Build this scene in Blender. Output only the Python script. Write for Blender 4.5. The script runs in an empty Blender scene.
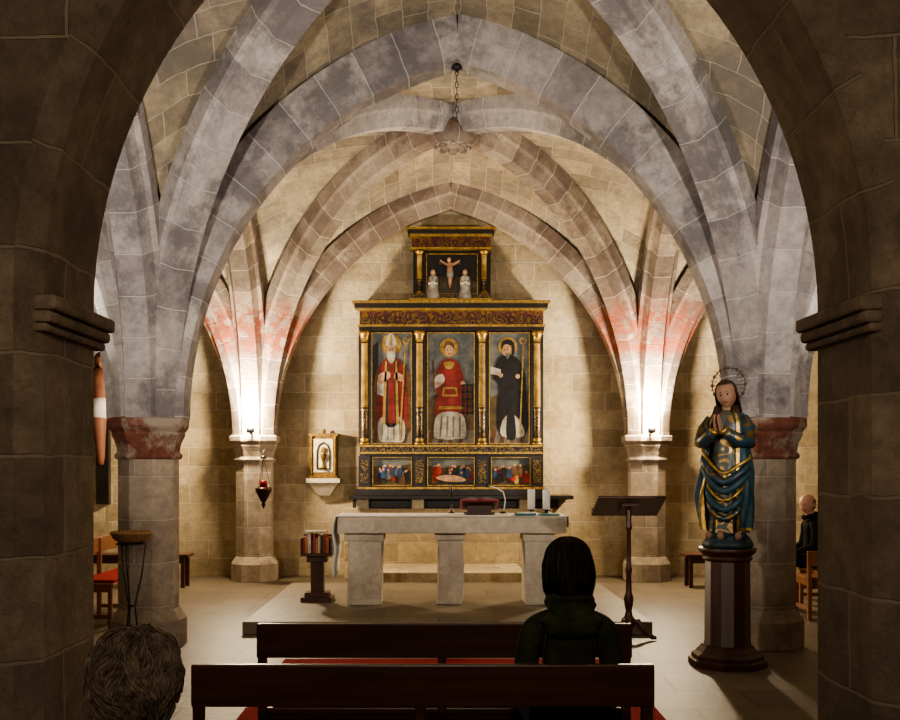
import bpy, bmesh, math, random
from mathutils import Vector, Matrix, noise
random.seed(7)
sc = bpy.context.scene
pi = math.pi
EYE = 1.6
# ------------------------------------------------------------------ materials
def newmat(name):
    m = bpy.data.materials.new(name); m.use_nodes = True
    nt = m.node_tree; b = nt.nodes['Principled BSDF']
    return m, nt, b
def mixc(nt, mode, fac, a, b):
    n = nt.nodes.new('ShaderNodeMix'); n.data_type = 'RGBA'; n.blend_type = mode
    for sock, v in ((n.inputs[0], fac), (n.inputs[6], a), (n.inputs[7], b)):
        if hasattr(v, 'links'): nt.links.new(v, sock)
        elif isinstance(v, (int, float)): sock.default_value = v
        else: sock.default_value = (*v, 1)
    return n.outputs[2]
def noiz(nt, vec, scale, detail=4, rough=.6):
    n = nt.nodes.new('ShaderNodeTexNoise'); n.inputs['Scale'].default_value = scale
    n.inputs['Detail'].default_value = detail; n.inputs['Roughness'].default_value = rough
    nt.links.new(vec, n.inputs['Vector']); return n.outputs['Fac']
def ramp(nt, fac, p0, p1, c0=(0,0,0), c1=(1,1,1)):
    n = nt.nodes.new('ShaderNodeValToRGB'); e = n.color_ramp.elements
    e[0].position = p0; e[1].position = p1; e[0].color = (*c0, 1); e[1].color = (*c1, 1)
    nt.links.new(fac, n.inputs[0]); return n.outputs[0]
def stone(name, c1, c2, mortar, bw, bh, ms=.012, stain=(.1,.08,.06), st=(.5,.75), stmax=.6, bump=.5, rough=.9, vary=.3, offs=.5, fine=.6, paint=None, squash=1.0, dist=.018):
    m, nt, b = newmat(name); L = nt.links
    uv = nt.nodes.new('ShaderNodeUVMap').outputs[0]
    pos = nt.nodes.new('ShaderNodeNewGeometry').outputs['Position']
    dn = nt.nodes.new('ShaderNodeTexNoise'); dn.inputs['Scale'].default_value = 5; L.new(pos, dn.inputs['Vector'])
    vm = nt.nodes.new('ShaderNodeVectorMath'); vm.operation = 'MULTIPLY_ADD'
    vm.inputs[1].default_value = (dist, dist, .0); L.new(dn.outputs['Color'], vm.inputs[0]); L.new(uv, vm.inputs[2])
    br = nt.nodes.new('ShaderNodeTexBrick'); L.new(vm.outputs[0], br.inputs['Vector'])
    br.offset = offs; br.squash = squash; br.squash_frequency = 3
    br.inputs['Color1'].default_value = (*c1, 1); br.inputs['Color2'].default_value = (*c2, 1)
    br.inputs['Mortar'].default_value = (*mortar, 1); br.inputs['Scale'].default_value = 1
    br.inputs['Mortar Size'].default_value = ms; br.inputs['Mortar Smooth'].default_value = .25
    br.inputs['Brick Width'].default_value = bw; br.inputs['Row Height'].default_value = bh
    n1 = noiz(nt, pos, 1.3, 5); n2 = noiz(nt, pos, 11, 9, .75); n3 = noiz(nt, pos, .9, 9, .72)
    r1 = ramp(nt, n1, .3, .7, (1-vary,)*3, (1.12,)*3)
    c = mixc(nt, 'MULTIPLY', 1.0, br.outputs['Color'], r1)
    r2 = ramp(nt, n2, .3, .7, (.60,)*3, (1.25,)*3)
    c = mixc(nt, 'MULTIPLY', fine, c, r2)
    r3 = ramp(nt, n3, st[0], st[1], (0,0,0), (stmax,)*3)
    c = mixc(nt, 'MIX', r3, c, stain)
    mf = nt.nodes.new('ShaderNodeMath'); mf.operation = 'MULTIPLY'; mf.inputs[1].default_value = .55
    L.new(br.outputs['Fac'], mf.inputs[0]); c = mixc(nt, 'MIX', mf.outputs[0], c, mortar)
    if paint:
        z0, z1, pc = paint
        sp = nt.nodes.new('ShaderNodeSeparateXYZ'); L.new(pos, sp.inputs[0])
        mr = nt.nodes.new('ShaderNodeMapRange'); mr.inputs[1].default_value = z0-.15; mr.inputs[2].default_value = z0; L.new(sp.outputs[2], mr.inputs[0])
        mr2 = nt.nodes.new('ShaderNodeMapRange'); mr2.inputs[1].default_value = z1; mr2.inputs[2].default_value = z1+.3; mr2.inputs[3].default_value = 1; mr2.inputs[4].default_value = 0; L.new(sp.outputs[2], mr2.inputs[0])
        n4 = noiz(nt, pos, 6, 9, .78); r4 = ramp(nt, n4, .44, .51, (0,0,0), (.9,)*3)
        a = nt.nodes.new('ShaderNodeMath'); a.operation = 'MULTIPLY'; L.new(mr.outputs[0], a.inputs[0]); L.new(mr2.outputs[0], a.inputs[1])
        d = nt.nodes.new('ShaderNodeMath'); d.operation = 'MULTIPLY'; L.new(a.outputs[0], d.inputs[0]); L.new(r4, d.inputs[1])
        c = mixc(nt, 'MIX', d.outputs[0], c, pc)
    L.new(c, b.inputs['Base Color']); b.inputs['Roughness'].default_value = rough
    b.inputs['Specular IOR Level'].default_value = .25
    inv = nt.nodes.new('ShaderNodeMath'); inv.operation = 'MULTIPLY_ADD'; inv.inputs[1].default_value = -.9
    L.new(br.outputs['Fac'], inv.inputs[0]); L.new(n2, inv.inputs[2])
    bp = nt.nodes.new('ShaderNodeBump'); bp.inputs['Strength'].default_value = bump; bp.inputs['Distance'].default_value = .025
    L.new(inv.outputs[0], bp.inputs['Height']); L.new(bp.outputs[0], b.inputs['Normal'])
    return m
def plain(name, col, rough=.6, var=.25, scale=8, metal=0, bump=0.0, emit=0, spec=.4, col2=None):
    m, nt, b = newmat(name)
    pos = nt.nodes.new('ShaderNodeTexCoord').outputs['Object']
    n = noiz(nt, pos, scale, 4)
    if col2 is None: col2 = tuple(min(1, c*(1+var)) for c in col); c0 = tuple(c*(1-var) for c in col)
    else: c0 = col
    r = ramp(nt, n, .35, .65, c0, col2)
    nt.links.new(r, b.inputs['Base Color'])
    b.inputs['Roughness'].default_value = rough; b.inputs['Metallic'].default_value = metal
    b.inputs['Specular IOR Level'].default_value = spec
    if bump:
        bp = nt.nodes.new('ShaderNodeBump'); bp.inputs['Strength'].default_value = bump; bp.inputs['Distance'].default_value = .01
        nt.links.new(n, bp.inputs['Height']); nt.links.new(bp.outputs[0], b.inputs['Normal'])
    if emit:
        b.inputs['Emission Color'].default_value = (*col, 1); b.inputs['Emission Strength'].default_value = emit
    return m
def wood(name, c1, c2, axis=0, rough=.35):
    m, nt, b = newmat(name)
    tc = nt.nodes.new('ShaderNodeTexCoord').outputs['Object']
    mp = nt.nodes.new('ShaderNodeMapping'); s = [18, 18, 18]; s[axis] = 1.2; mp.inputs['Scale'].default_value = s
    nt.links.new(tc, mp.inputs[0]); n = noiz(nt, mp.outputs[0], 1.5, 6, .6)
    nt.links.new(ramp(nt, n, .3, .7, c1, c2), b.inputs['Base Color']); b.inputs['Roughness'].default_value = rough
    return m
def ornament(name, ca, cb, scale):
    m, nt, b = newmat(name)
    tc = nt.nodes.new('ShaderNodeTexCoord').outputs['Object']
    v = nt.nodes.new('ShaderNodeTexVoronoi'); v.inputs['Scale'].default_value = scale; v.feature = 'SMOOTH_F1'
    nt.links.new(tc, v.inputs['Vector'])
    w = nt.nodes.new('ShaderNodeMath'); w.operation = 'SINE'; mu = nt.nodes.new('ShaderNodeMath'); mu.operation = 'MULTIPLY'; mu.inputs[1].default_value = 22
    nt.links.new(v.outputs['Distance'], mu.inputs[0]); nt.links.new(mu.outputs[0], w.inputs[0])
    r = ramp(nt, w.outputs[0], .35, .6)
    nt.links.new(mixc(nt, 'MIX', r, ca, cb), b.inputs['Base Color'])
    nt.links.new(r, b.inputs['Metallic']); b.inputs['Roughness'].default_value = .42
    return m

M = {}
M['wallstone'] = stone('ashlar_wall', (.66,.53,.33), (.44,.34,.20), (.66,.57,.42), .56, .27, .007, (.30,.24,.16), (.50,.70), .6, bump=.9, squash=1.45, dist=.04, fine=.8)
M['web'] = stone('vault_web_stone', (.60,.485,.315), (.31,.25,.17), (.60,.51,.38), .50, .24, .007, (.17,.15,.13), (.47,.60), .75, bump=1.0, squash=1.5, dist=.05, fine=.85)
M['rib'] = stone('rib_stone', (.62,.56,.52), (.37,.325,.31), (.68,.63,.59), .38, .33, .007, (.15,.135,.135), (.49,.57), .7, bump=.9, offs=0, fine=.85, dist=.03)
M['ribfar'] = stone('rib_stone_far', (.48,.39,.30), (.26,.205,.165), (.56,.48,.38), .34, .33, .008, (.13,.085,.07), (.47,.56), .7, bump=.9, offs=0, paint=(3.2,3.62,(.30,.085,.045)), fine=.85, dist=.03)
M['pier'] = stone('pier_stone', (.50,.41,.31), (.36,.29,.225), (.56,.49,.39), 2.2, .38, .007, (.20,.155,.12), (.47,.62), .6, bump=.9, fine=.85)
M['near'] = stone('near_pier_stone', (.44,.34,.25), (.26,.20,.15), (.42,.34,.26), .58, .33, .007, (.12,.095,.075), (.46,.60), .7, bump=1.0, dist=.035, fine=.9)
M['capital'] = stone('painted_capital', (.27,.105,.07), (.22,.085,.06), (.3,.2,.16), 5, 5, .001, (.42,.35,.27), (.47,.54), .95, fine=1, bump=1)
M['floor'] = stone('floor_slabs', (.20,.16,.11), (.145,.115,.08), (.08,.065,.05), .85, .55, .008, (.10,.08,.06), (.45,.75), .5, bump=.25, rough=.45, vary=.25)
M['dais'] = stone('dais_stone', (.23,.19,.135), (.195,.16,.115), (.11,.09,.065), 1.1, .7, .006, (.14,.115,.085), (.45,.8), .4, bump=.2, rough=.5, vary=.2)
M['altar'] = stone('altar_stone', (.72,.64,.50), (.66,.58,.45), (.6,.5,.4), 9, 9, .0005, (.38,.30,.22), (.48,.60), .65, bump=.9)
M['white'] = plain('white_linen', (.80,.78,.74), .8, .06)
M['black'] = plain('black_iron', (.012,.012,.013), .45, .2)
M['gold'] = plain('gilding', (.40,.255,.07), .42, .45, 25, .75)
M['wooddark'] = wood('dark_wood', (.045,.015,.008), (.09,.034,.017), 0)
M['woodv'] = wood('turned_wood', (.032,.011,.006), (.075,.027,.013), 2, .4)
M['woodo'] = wood('orange_wood', (.20,.075,.03), (.30,.13,.05), 0)
M['red'] = plain('red_cloth', (.30,.015,.018), .9, .15, 40, bump=.2, spec=.1)
M['lacq'] = plain('black_lacquer', (.02,.016,.014), .35, .3)

# ------------------------------------------------------------------ builder
def link(ob, parent=None):
    sc.collection.objects.link(ob)
    if parent: ob.parent = parent
    return ob
class B:
    def __init__(s): s.v=[]; s.f=[]; s.m=[]; s.uv=[]; s.sm=[]; s.M=None
    def add(s, verts, faces, mat=0, uvs=None, smooth=False):
        o=len(s.v)
        for v in verts:
            v=Vector(v)
            if s.M is not None: v=s.M@v
            s.v.append(v)
        for i,f in enumerate(faces):
            s.f.append([o+k for k in f]); s.m.append(mat if isinstance(mat,int) else mat[i])
            s.uv.append(uvs[i] if uvs else None); s.sm.append(smooth)
    def box(s,x0,x1,y0,y1,z0,z1,mat=0):
        v=[(x0,y0,z0),(x1,y0,z0),(x1,y1,z0),(x0,y1,z0),(x0,y0,z1),(x1,y0,z1),(x1,y1,z1),(x0,y1,z1)]
        s.add(v,[(0,3,2,1),(4,5,6,7),(0,1,5,4),(1,2,6,5),(2,3,7,6),(3,0,4,7)],mat)
    def lathe(s,prof,cx,cy,seg=24,mat=0,smooth=True,rot=0,sx=1,sy=1,caps=True,fold=None):
        vs=[]; fs=[]; uvs=[]; mats=[]
        n=len(prof)
        for (r,z) in prof:
            for k in range(seg):
                a=rot+2*pi*k/seg; rr=r*(1+(fold(a,z) if fold else 0))
                vs.append((cx+rr*sx*math.cos(a),cy+rr*sy*math.sin(a),z))
        R=max(p[0] for p in prof); per=2*pi*R/seg
        for i in range(n-1):
            for k in range(seg):
                k2=(k+1)%seg
                fs.append((i*seg+k,i*seg+k2,(i+1)*seg+k2,(i+1)*seg+k))
                uvs.append([(k*per,prof[i][1]),((k+1)*per,prof[i][1]),((k+1)*per,prof[i+1][1]),(k*per,prof[i+1][1])])
                mats.append(mat if isinstance(mat,int) else mat[i])
        if caps:
            fs.append(tuple(range(seg-1,-1,-1))); uvs.append(None); mats.append(mats[0])
            fs.append(tuple((n-1)*seg+k for k in range(seg))); uvs.append(None); mats.append(mats[-1])
        s.add(vs,fs,mats,uvs,smooth)
    def tube(s,path,r,seg=8,mat=0,smooth=True,flat=1.0):
        path=[Vector(p) for p in path]; n=len(path)
        rs=r if isinstance(r,(list,tuple)) else [r]*n
        vs=[]; fs=[]; up=None
        for i in range(n):
            t=(path[min(i+1,n-1)]-path[max(i-1,0)]).normalized()
            if up is None:
                up=Vector((0,0,1)) if abs(t.z)<.9 else Vector((0,1,0))
            up=(up-t*up.dot(t)).normalized(); sd=t.cross(up)
            for k in range(seg):
                a=2*pi*k/seg; vs.append(path[i]+(sd*math.cos(a)+up*math.sin(a)*flat)*rs[i])
        for i in range(n-1):
            for k in range(seg):
                k2=(k+1)%seg; fs.append((i*seg+k,i*seg+k2,(i+1)*seg+k2,(i+1)*seg+k))
        fs.append(tuple(range(seg-1,-1,-1))); fs.append(tuple((n-1)*seg+k for k in range(seg)))
        s.add(vs,fs,mat,None,smooth)
    def ell(s,c,r,mat=0,seg=16,rings=10,fn=None,keep=None,R=None):
        c=Vector(c); vs=[]; fs=[]; un=[]
        for i in range(rings+1):
            ph=pi*i/rings
            for k in range(seg):
                a=2*pi*k/seg; u=Vector((math.sin(ph)*math.cos(a),math.sin(ph)*math.sin(a),math.cos(ph)))
                un.append(u); p=fn(u) if fn else Vector((u.x*r[0],u.y*r[1],u.z*r[2]))
                if R is not None: p=R@p
                vs.append(c+p)
        mats=[]
        for i in range(rings):
            for k in range(seg):
                k2=(k+1)%seg; q=(i*seg+k,(i+1)*seg+k,(i+1)*seg+k2,i*seg+k2)
                cu=(un[q[0]]+un[q[1]]+un[q[2]]+un[q[3]])/4
                if keep and not keep(cu): continue
                fs.append(q); mats.append(mat(cu) if callable(mat) else mat)
        s.add(vs,fs,mats,None,True)
    def build(s,name,mats,parent=None,bevel=0,solid=0,recalc=True,weld=0,sub=0):
        lo=Vector([min(v[i] for v in s.v) for i in range(3)]); hi=Vector([max(v[i] for v in s.v) for i in range(3)])
        org=Vector(((lo.x+hi.x)/2,(lo.y+hi.y)/2,lo.z))
        me=bpy.data.meshes.new(name); me.from_pydata([v-org for v in s.v],[],s.f)
        for mm in (mats if isinstance(mats,list) else [mats]): me.materials.append(mm)
        ul=me.uv_layers.new(name='UVMap')
        for p in me.polygons:
            p.material_index=s.m[p.index]; p.use_smooth=s.sm[p.index]; u=s.uv[p.index]
            nn=p.normal
            for j,li in enumerate(p.loop_indices):
                if u: ul.data[li].uv=u[j]
                else:
                    w=s.v[me.loops[li].vertex_index]
                    if abs(nn.z)>.7: ul.data[li].uv=(w.x,w.y)
                    elif abs(nn.x)>abs(nn.y): ul.data[li].uv=(w.y,w.z)
                    else: ul.data[li].uv=(w.x,w.z)
        bm=bmesh.new(); bm.from_mesh(me)
        if weld: bmesh.ops.remove_doubles(bm,verts=bm.verts,dist=weld)
        if recalc: bmesh.ops.recalc_face_normals(bm,faces=bm.faces)
        loose=[v for v in bm.verts if not v.link_faces]
        bmesh.ops.delete(bm,geom=loose,context='VERTS')
        bm.to_mesh(me); bm.free()
        ob=bpy.data.objects.new(name,me); ob.location=org; link(ob,parent)
        if solid:
            md=ob.modifiers.new('Solid','SOLIDIFY'); md.thickness=solid
        if bevel:
            md=ob.modifiers.new('Bevel','BEVEL'); md.width=bevel; md.segments=2; md.limit_method='ANGLE'; md.angle_limit=.6
        if sub:
            md=ob.modifiers.new('Sub','SUBSURF'); md.levels=sub; md.render_levels=sub
        return ob
def empty(name,loc=(0,0,0),yaw=0):
    e=bpy.data.objects.new(name,None); e.location=loc; e.rotation_euler=(0,0,yaw); e.empty_display_size=.2; return link(e)

# ------------------------------------------------------------------ architecture
XS=[-8.2,-2.60,2.90,8.48]; YS=[4.12,8.93,14.04]; Z0=2.02; CX=.15
HT=3.50; HD=3.66; BACK=14.62; WL=-8.57; WR=8.85
def arc(a,h,n=28):
    if h>=a:
        R=(a*a+h*h)/(2*a); pm=math.atan2(h,R-a)
        return [(R-R*math.cos(pm*i/n),R*math.sin(pm*i/n)) for i in range(n+1)]
    return [(a-a*math.cos(pi/2*i/n),h*math.sin(pi/2*i/n)) for i in range(n+1)]
def clen(c):
    L=[0]
    for i in range(1,len(c)): L.append(L[-1]+math.dist(c[i],c[i-1]))
    return L
def rib(b,x,y,dx,dy,a,h,w,dep=.31):
    d=Vector((dx,dy,0)).normalized(); sd=Vector((-d.y,d.x,0)); c=arc(a,h,32); L=clen(c)
    prof=[(-w/2,-.04),(-w/2,dep*.42),(-w*.40,dep*.52),(-w*.27,dep),(w*.27,dep),(w*.40,dep*.52),(w/2,dep*.42),(w/2,-.04)]
    pl=clen(prof); vs=[]; fs=[]; uvs=[]; half=pl[-1]/2
    ph=random.random()*9.2
    for i,(cx,cz) in enumerate(c):
        p=c[max(i-1,0)]; q=c[min(i+1,len(c)-1)]; t=Vector((q[0]-p[0],q[1]-p[1])).normalized(); nx,nz=t.y,-t.x
        for (s_,q_) in prof:
            xx=min(cx+nx*q_,a); vs.append(Vector((x,y,Z0+cz+nz*q_))+d*xx+sd*s_)
    n=len(prof)
    vv=[.15+(q-half)*.27/(2*half) for q in pl]
    for i in range(len(c)-1):
        for k in range(n-1):
            fs.append((i*n+k,i*n+k+1,(i+1)*n+k+1,(i+1)*n+k))
            uvs.append([(L[i]+ph,vv[k]),(L[i]+ph,vv[k+1]),(L[i+1]+ph,vv[k+1]),(L[i+1]+ph,vv[k])])
    b.add(vs,fs,0,uvs,False)
def web(b,A,dA,aA,hA,dD,aD,hD,N=26,K=10):
    ca=arc(aA,hA,N); cd=arc(aD,hD,N); LA=clen(ca); of=random.random()*7
    A=Vector((A[0],A[1],Z0)); vs=[]; us=[]
    for i in range(N+1):
        P=A+Vector((dA[0]*ca[i][0],dA[1]*ca[i][0],ca[i][1])); D=Vector(dD).normalized()
        Q=A+Vector((D.x*cd[i][0],D.y*cd[i][0],cd[i][1]))
        ln=(Q-P).length
        for k in range(K+1):
            t=k/K; v=P.lerp(Q,t)
            v=v+Vector((0,0,.10*math.sin(pi*t)*math.sin(pi*i/N)))
            vs.append(v); us.append((t*ln+of,LA[i]))
    fs=[];uvs=[]
    for i in range(N):
        for k in range(K):
            q=(i*(K+1)+k,i*(K+1)+k+1,(i+1)*(K+1)+k+1,(i+1)*(K+1)+k); fs.append(q); uvs.append([us[j] for j in q])
    b.add(vs,fs,0,uvs,True)
bw=B(); brn=B(); brf=B()
for i in range(3):
    for j in range(2):
        x0,x1=XS[i],XS[i+1]; y0,y1=YS[j],YS[j+1]; ax=(x1-x0)/2; ay=(y1-y0)/2; dl=math.hypot(ax,ay)
        for (px,py,sx,sy) in ((x0,y0,1,1),(x1,y0,-1,1),(x0,y1,1,-1),(x1,y1,-1,-1)):
            web(bw,(px,py),(sx,0),ax,HT,(sx*ax,sy*ay,0),dl,HD)
            web(bw,(px,py),(0,sy),ay,HT,(sx*ax,sy*ay,0),dl,HD)
            far = (j==1 and py==y1)
            rib(brf if far else brn,px,py,sx*ax,sy*ay,dl,HD,.36,.30)
for yy in YS[1:]:
    for i in range(3):
        ax=(XS[i+1]-XS[i])/2; far=yy==YS[2]
        for px,s_ in ((XS[i],1),(XS[i+1],-1)):
            rib(brf if far else brn,px,yy,s_,0,ax,HT,.46 if not far else .40,.34 if not far else .30)
for xx in XS[1:3]:
    for j in range(2):
        ay=(YS[j+1]-YS[j])/2
        for py,s_ in ((YS[j],1),(YS[j+1],-1)):
            rib(brf if (j==1 and s_==-1) else brn,xx,py,0,s_,ay,HT,.42,.32)
def strip(pfun,c):
    L=clen(c); vs=[];fs=[];uvs=[]
    for cc in c: vs+=pfun(cc)
    for k in range(len(c)-1):
        fs.append((2*k,2*k+1,2*k+3,2*k+2)); uvs.append([(0,L[k]),(.5,L[k]),(.5,L[k+1]),(0,L[k+1])])
    bw.add(vs,fs,0,uvs,True)
for i in range(3):
    ax=(XS[i+1]-XS[i])/2; c=arc(ax,HT,26)
    for px,s_ in ((XS[i],1),(XS[i+1],-1)):
        for ya,yb in ((YS[2],BACK),(3.75,YS[0])):
            strip(lambda q:[(px+s_*q[0],ya,Z0+q[1]),(px+s_*q[0],yb,Z0+q[1])],c)
for j in range(2):
    ay=(YS[j+1]-YS[j])/2; c=arc(ay,HT,26)
    for py,s_ in ((YS[j],1),(YS[j+1],-1)):
        for xa,xb in ((WL,XS[0]),(XS[3],WR)):
            strip(lambda q:[(xa,py+s_*q[0],Z0+q[1]),(xb,py+s_*q[0],Z0+q[1])],c)
V=empty('ceiling_rib_vault')
bw.build('vault_web',M['web'],V,recalc=False)
brn.build('vault_ribs',M['rib'],V); brf.build('vault_ribs_sanctuary',M['ribfar'],V)
oct_=pi/8
def octp(b,prof,x,y,mat=0): b.lathe([(r/math.cos(oct_),z) for r,z in prof],x,y,8,mat,False,oct_)
for yi,yy in enumerate(YS):
    for xi,xx in enumerate(XS):
        b=B(); w=.245
        octp(b,[(w+.065,0),(w+.065,.24),(w+.035,.29),(w+.005,.34)],xx,yy)
        octp(b,[(w,.28),(w,1.72)],xx,yy)
        octp(b,[(w+.015,1.66),(w+.03,1.68),(w+.03,1.70),(w+.005,1.725),(w+.02,1.80),(w+.05,1.87),(w+.055,1.885),(w+.045,1.895),(w+.075,1.93),(w+.085,1.95),(w+.085,2.015),(w+.05,2.03)],xx,yy,1)
        b.build('pier',[M['pier'],M['capital'] if yi==1 else M['pier']],bevel=.008)
for yc in ((YS[0]+YS[1])/2,(YS[1]+YS[2])/2):
    b=B(); cx=CX
    prof=[(.02,5.22),(.10,5.23),(.16,5.26),(.20,5.27),(.25,5.31),(.27,5.36),(.25,5.45),(.2,5.6)]
    b.lathe(prof,cx,yc,32,0,True,fold=lambda a,z:.05*math.cos(8*a) if z<5.5 else 0)
    for k in range(8):
        a=k*pi/4; b.ell((cx+.17*math.cos(a),yc+.17*math.sin(a),5.25),(.045,.045,.025))
    b.ell((cx,yc,5.22),(.06,.06,.03))
    b.build('keystone_boss',M['ribfar'],V)
def slab(name,x0,x1,y0,y1,z0,z1,mat):
    b=B(); b.box(x0,x1,y0,y1,z0,z1); return b.build(name,mat)
slab('floor',WL-.3,WR+.3,-3,BACK+.3,-.2,0,M['floor'])
slab('ceiling_light_block',WL-.3,WR+.3,-3,BACK+.3,6.0,6.2,M['near'])  # flat slab added above the thin vault webs to keep world light out
slab('wall_back',WL-.3,WR+.3,BACK,BACK+.3,0,6.0,M['wallstone'])
slab('wall_left',WL-.3,WL,-3,BACK,0,6.0,M['wallstone'])
slab('wall_right',WR,WR+.3,-3,BACK,0,6.0,M['wallstone'])
def near_wall():
    b=B(); F=3.15; K=3.75; XL,XR=-1.275,1.39; mid=(XL+XR)/2; hs=(XR-XL)/2; zs=2.15; R=1.86; ch=.07
    ph=math.acos((R-hs)/R); n=22
    prof=[(XL,z) for z in (0,.6,1.2,1.8)]
    prof+=[(XL+R-R*math.cos(ph*i/n),zs+R*math.sin(ph*i/n)) for i in range(n+1)]
    pr=prof+[(2*mid-x,z) for x,z in reversed(prof[:-1])]
    L=clen(pr); N=len(pr)
    def off(p,i,o):
        if p[1]<=zs: return (p[0]+(-o if p[0]<mid else o),p[1])
        c=(XL+R,zs) if p[0]<=mid else (XR-R,zs)
        d=Vector((p[0]-c[0],p[1]-c[1])).normalized()
        x=p[0]+d.x*o
        if abs(p[0]-mid)<1e-6: return (mid,p[1]+o*1.1)
        return (x,p[1]+d.y*o)
    rows=[]
    for (o,y) in ((ch,F),(0,F+ch),(0,K-ch),(ch,K)):
        rows.append([(off(p,i,o)[0],y,off(p,i,o)[1]) for i,p in enumerate(pr)])
    vs=sum(rows,[]); fs=[];uvs=[]; yv=[0,.1,.55,.65]
    for r in range(3):
        for i in range(N-1):
            fs.append((r*N+i,r*N+i+1,(r+1)*N+i+1,(r+1)*N+i)); uvs.append([(yv[r],L[i]),(yv[r],L[i+1]),(yv[r+1],L[i+1]),(yv[r+1],L[i])])
    b.add(vs,fs,0,uvs)
    for row in (rows[0],rows[3]):
        for i in range(N-1):
            p,q=row[i],row[i+1]
            if i<4 or i>=N-5:
                e=WL if p[0]<mid else WR
                b.add([p,q,(e,q[1],q[2]),(e,p[1],p[2])],[(0,1,2,3)])
            else:
                b.add([p,q,(q[0],q[1],6.0),(p[0],p[1],6.0)],[(0,1,2,3)])
        yy=row[0][1]
        for e,pp in ((WL,row[4]),(WR,row[N-5])):
            b.add([(e,yy,pp[2]),(pp[0],yy,pp[2]),(pp[0],yy,6.0),(e,yy,6.0)],[(0,1,2,3)])
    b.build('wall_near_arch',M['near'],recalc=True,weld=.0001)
    for x,s_,nm in ((XL,1,'trim_1'),(XR,-1,'trim_2')):
        t=B()
        for k,(z0,z1,p) in enumerate(((2.03,2.06,.02),(2.06,2.10,.035),(2.10,2.15,.05))):
            xa,xb=sorted((x-s_*.03,x+s_*p)); t.box(xa,xb,F+.04,K+p*.6,z0,z1)
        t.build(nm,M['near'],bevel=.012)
near_wall()
for x in (-2.35,2.5):
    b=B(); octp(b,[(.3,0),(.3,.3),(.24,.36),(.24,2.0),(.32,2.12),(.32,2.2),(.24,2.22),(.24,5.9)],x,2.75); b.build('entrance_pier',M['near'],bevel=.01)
b=B(); b.box(-1.88,2.02,9.5,12.7,0,.12); b.build('altar_dais',M['dais'],bevel=.01)
b=B(); b.box(-1.35,1.6,14.12,BACK-.003,0,1.0); b.box(-.85,1.1,12.95,14.12,0,.22); b.build('masonry_plinth',M['wallstone'],bevel=.01)
b=B(); b.box(-1.28,1.42,4.4,8.25,.001,.010); b.build('red_carpet_runner',M['red'],bevel=.003)

# ------------------------------------------------------------------ retable
SC=70.4
def RX(p): return (p-440)/SC
def RZ(p): return EYE+(466-p)/SC
paint=lambda n,c,v=.4,s=9: plain(n,c,.6,v,s)
RM=[M['lacq'],M['gold'],ornament('red_gold_frieze',(.07,.013,.010),(.26,.155,.05),13),paint('painted_red',(.20,.022,.018)),
    plain('painted_sky',(.07,.095,.11),.6,0,5,col2=(.22,.22,.20)),plain('painted_land',(.05,.045,.022),.6,0,9,col2=(.14,.10,.055)),
    paint('painted_flesh',(.5,.3,.18)),paint('painted_white',(.46,.43,.36)),paint('painted_black',(.012,.012,.015)),
    paint('painted_brown',(.12,.06,.03)),plain('painted_dark',(.015,.013,.012),.5,.3),ornament('black_gold_ornament',(.012,.010,.009),(.28,.17,.055),22),
    paint('painted_blue',(.03,.07,.16)),paint('painted_grey',(.17,.16,.14)),paint('painted_gold',(.34,.215,.055)),paint('predella_red',(.30,.03,.02))]
LQ,GO,FR,PR,SK,LA_,FL,WH,BK,BR,DK,OR,BL,GR,PG,RR=range(16)
def cat(pts,n=4):
    out=[];N=len(pts)
    for i in range(N):
        p0,p1,p2,p3=[Vector(pts[(i+k)%N]) for k in (-1,0,1,2)]
        for j in range(n):
            t=j/n; out.append(.5*((2*p1)+(p2-p0)*t+(2*p0-5*p1+4*p2-p3)*t*t+(3*p1-p0-3*p2+p3)*t**3))
    return out
R_=B(); PY=14.27
def flat(pts,layer,mat,smooth=True,y=None):
    y=(PY if y is None else y)-.0016*layer
    if smooth: pts=cat(pts)
    vs=[(RX(p[0]),y,RZ(p[1])) for p in pts]
    n=len(vs); vs2=[(v[0],y+.0025,v[2]) for v in vs]
    R_.add(vs+vs2,[tuple(range(n))]+[(i,(i+1)%n,n+(i+1)%n,n+i) for i in range(n)],mat)
def disc(cx,cy,r,layer,mat,ry=None,y=None): flat([(cx+r*math.cos(a*pi/8),cy+(ry or r)*math.sin(a*pi/8)) for a in range(16)],layer,mat,False,y)
def rbox(x0,x1,y0,y1,ya,yb,mat): R_.box(RX(x0),RX(x1),ya,yb,RZ(y1),RZ(y0),mat)
rbox(359,544,303,491,14.30,14.60,LQ); rbox(413,491,236,303,14.30,14.60,LQ)
for (x0,x1,y0,y1,f,m) in [(353,549,302,304.5,14.04,GO),(355,547,304.5,309,14.08,LQ),(358,545,309,311,14.12,GO),(360,543,311,325,14.20,FR),(358,545,325,327,14.14,GO),(359,544,327,331,14.18,LQ),
    (359,544,445,447,14.14,GO),(361,542,447,452,14.18,OR),(359,544,452,454,14.16,GO),(359,544,487,489,14.14,GO),(356,547,489,495,14.10,LQ),
    (406,496,229,231,14.06,GO),(408,494,231,235,14.10,LQ),(410,492,235,237,14.14,GO),(412,491,237,248,14.20,FR),(410,492,248,250,14.14,GO),(409,493,299,302,14.12,GO),(411,491,294,299,14.18,OR)]:
    rbox(x0,x1,y0,y1,f,14.32,m)
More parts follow.
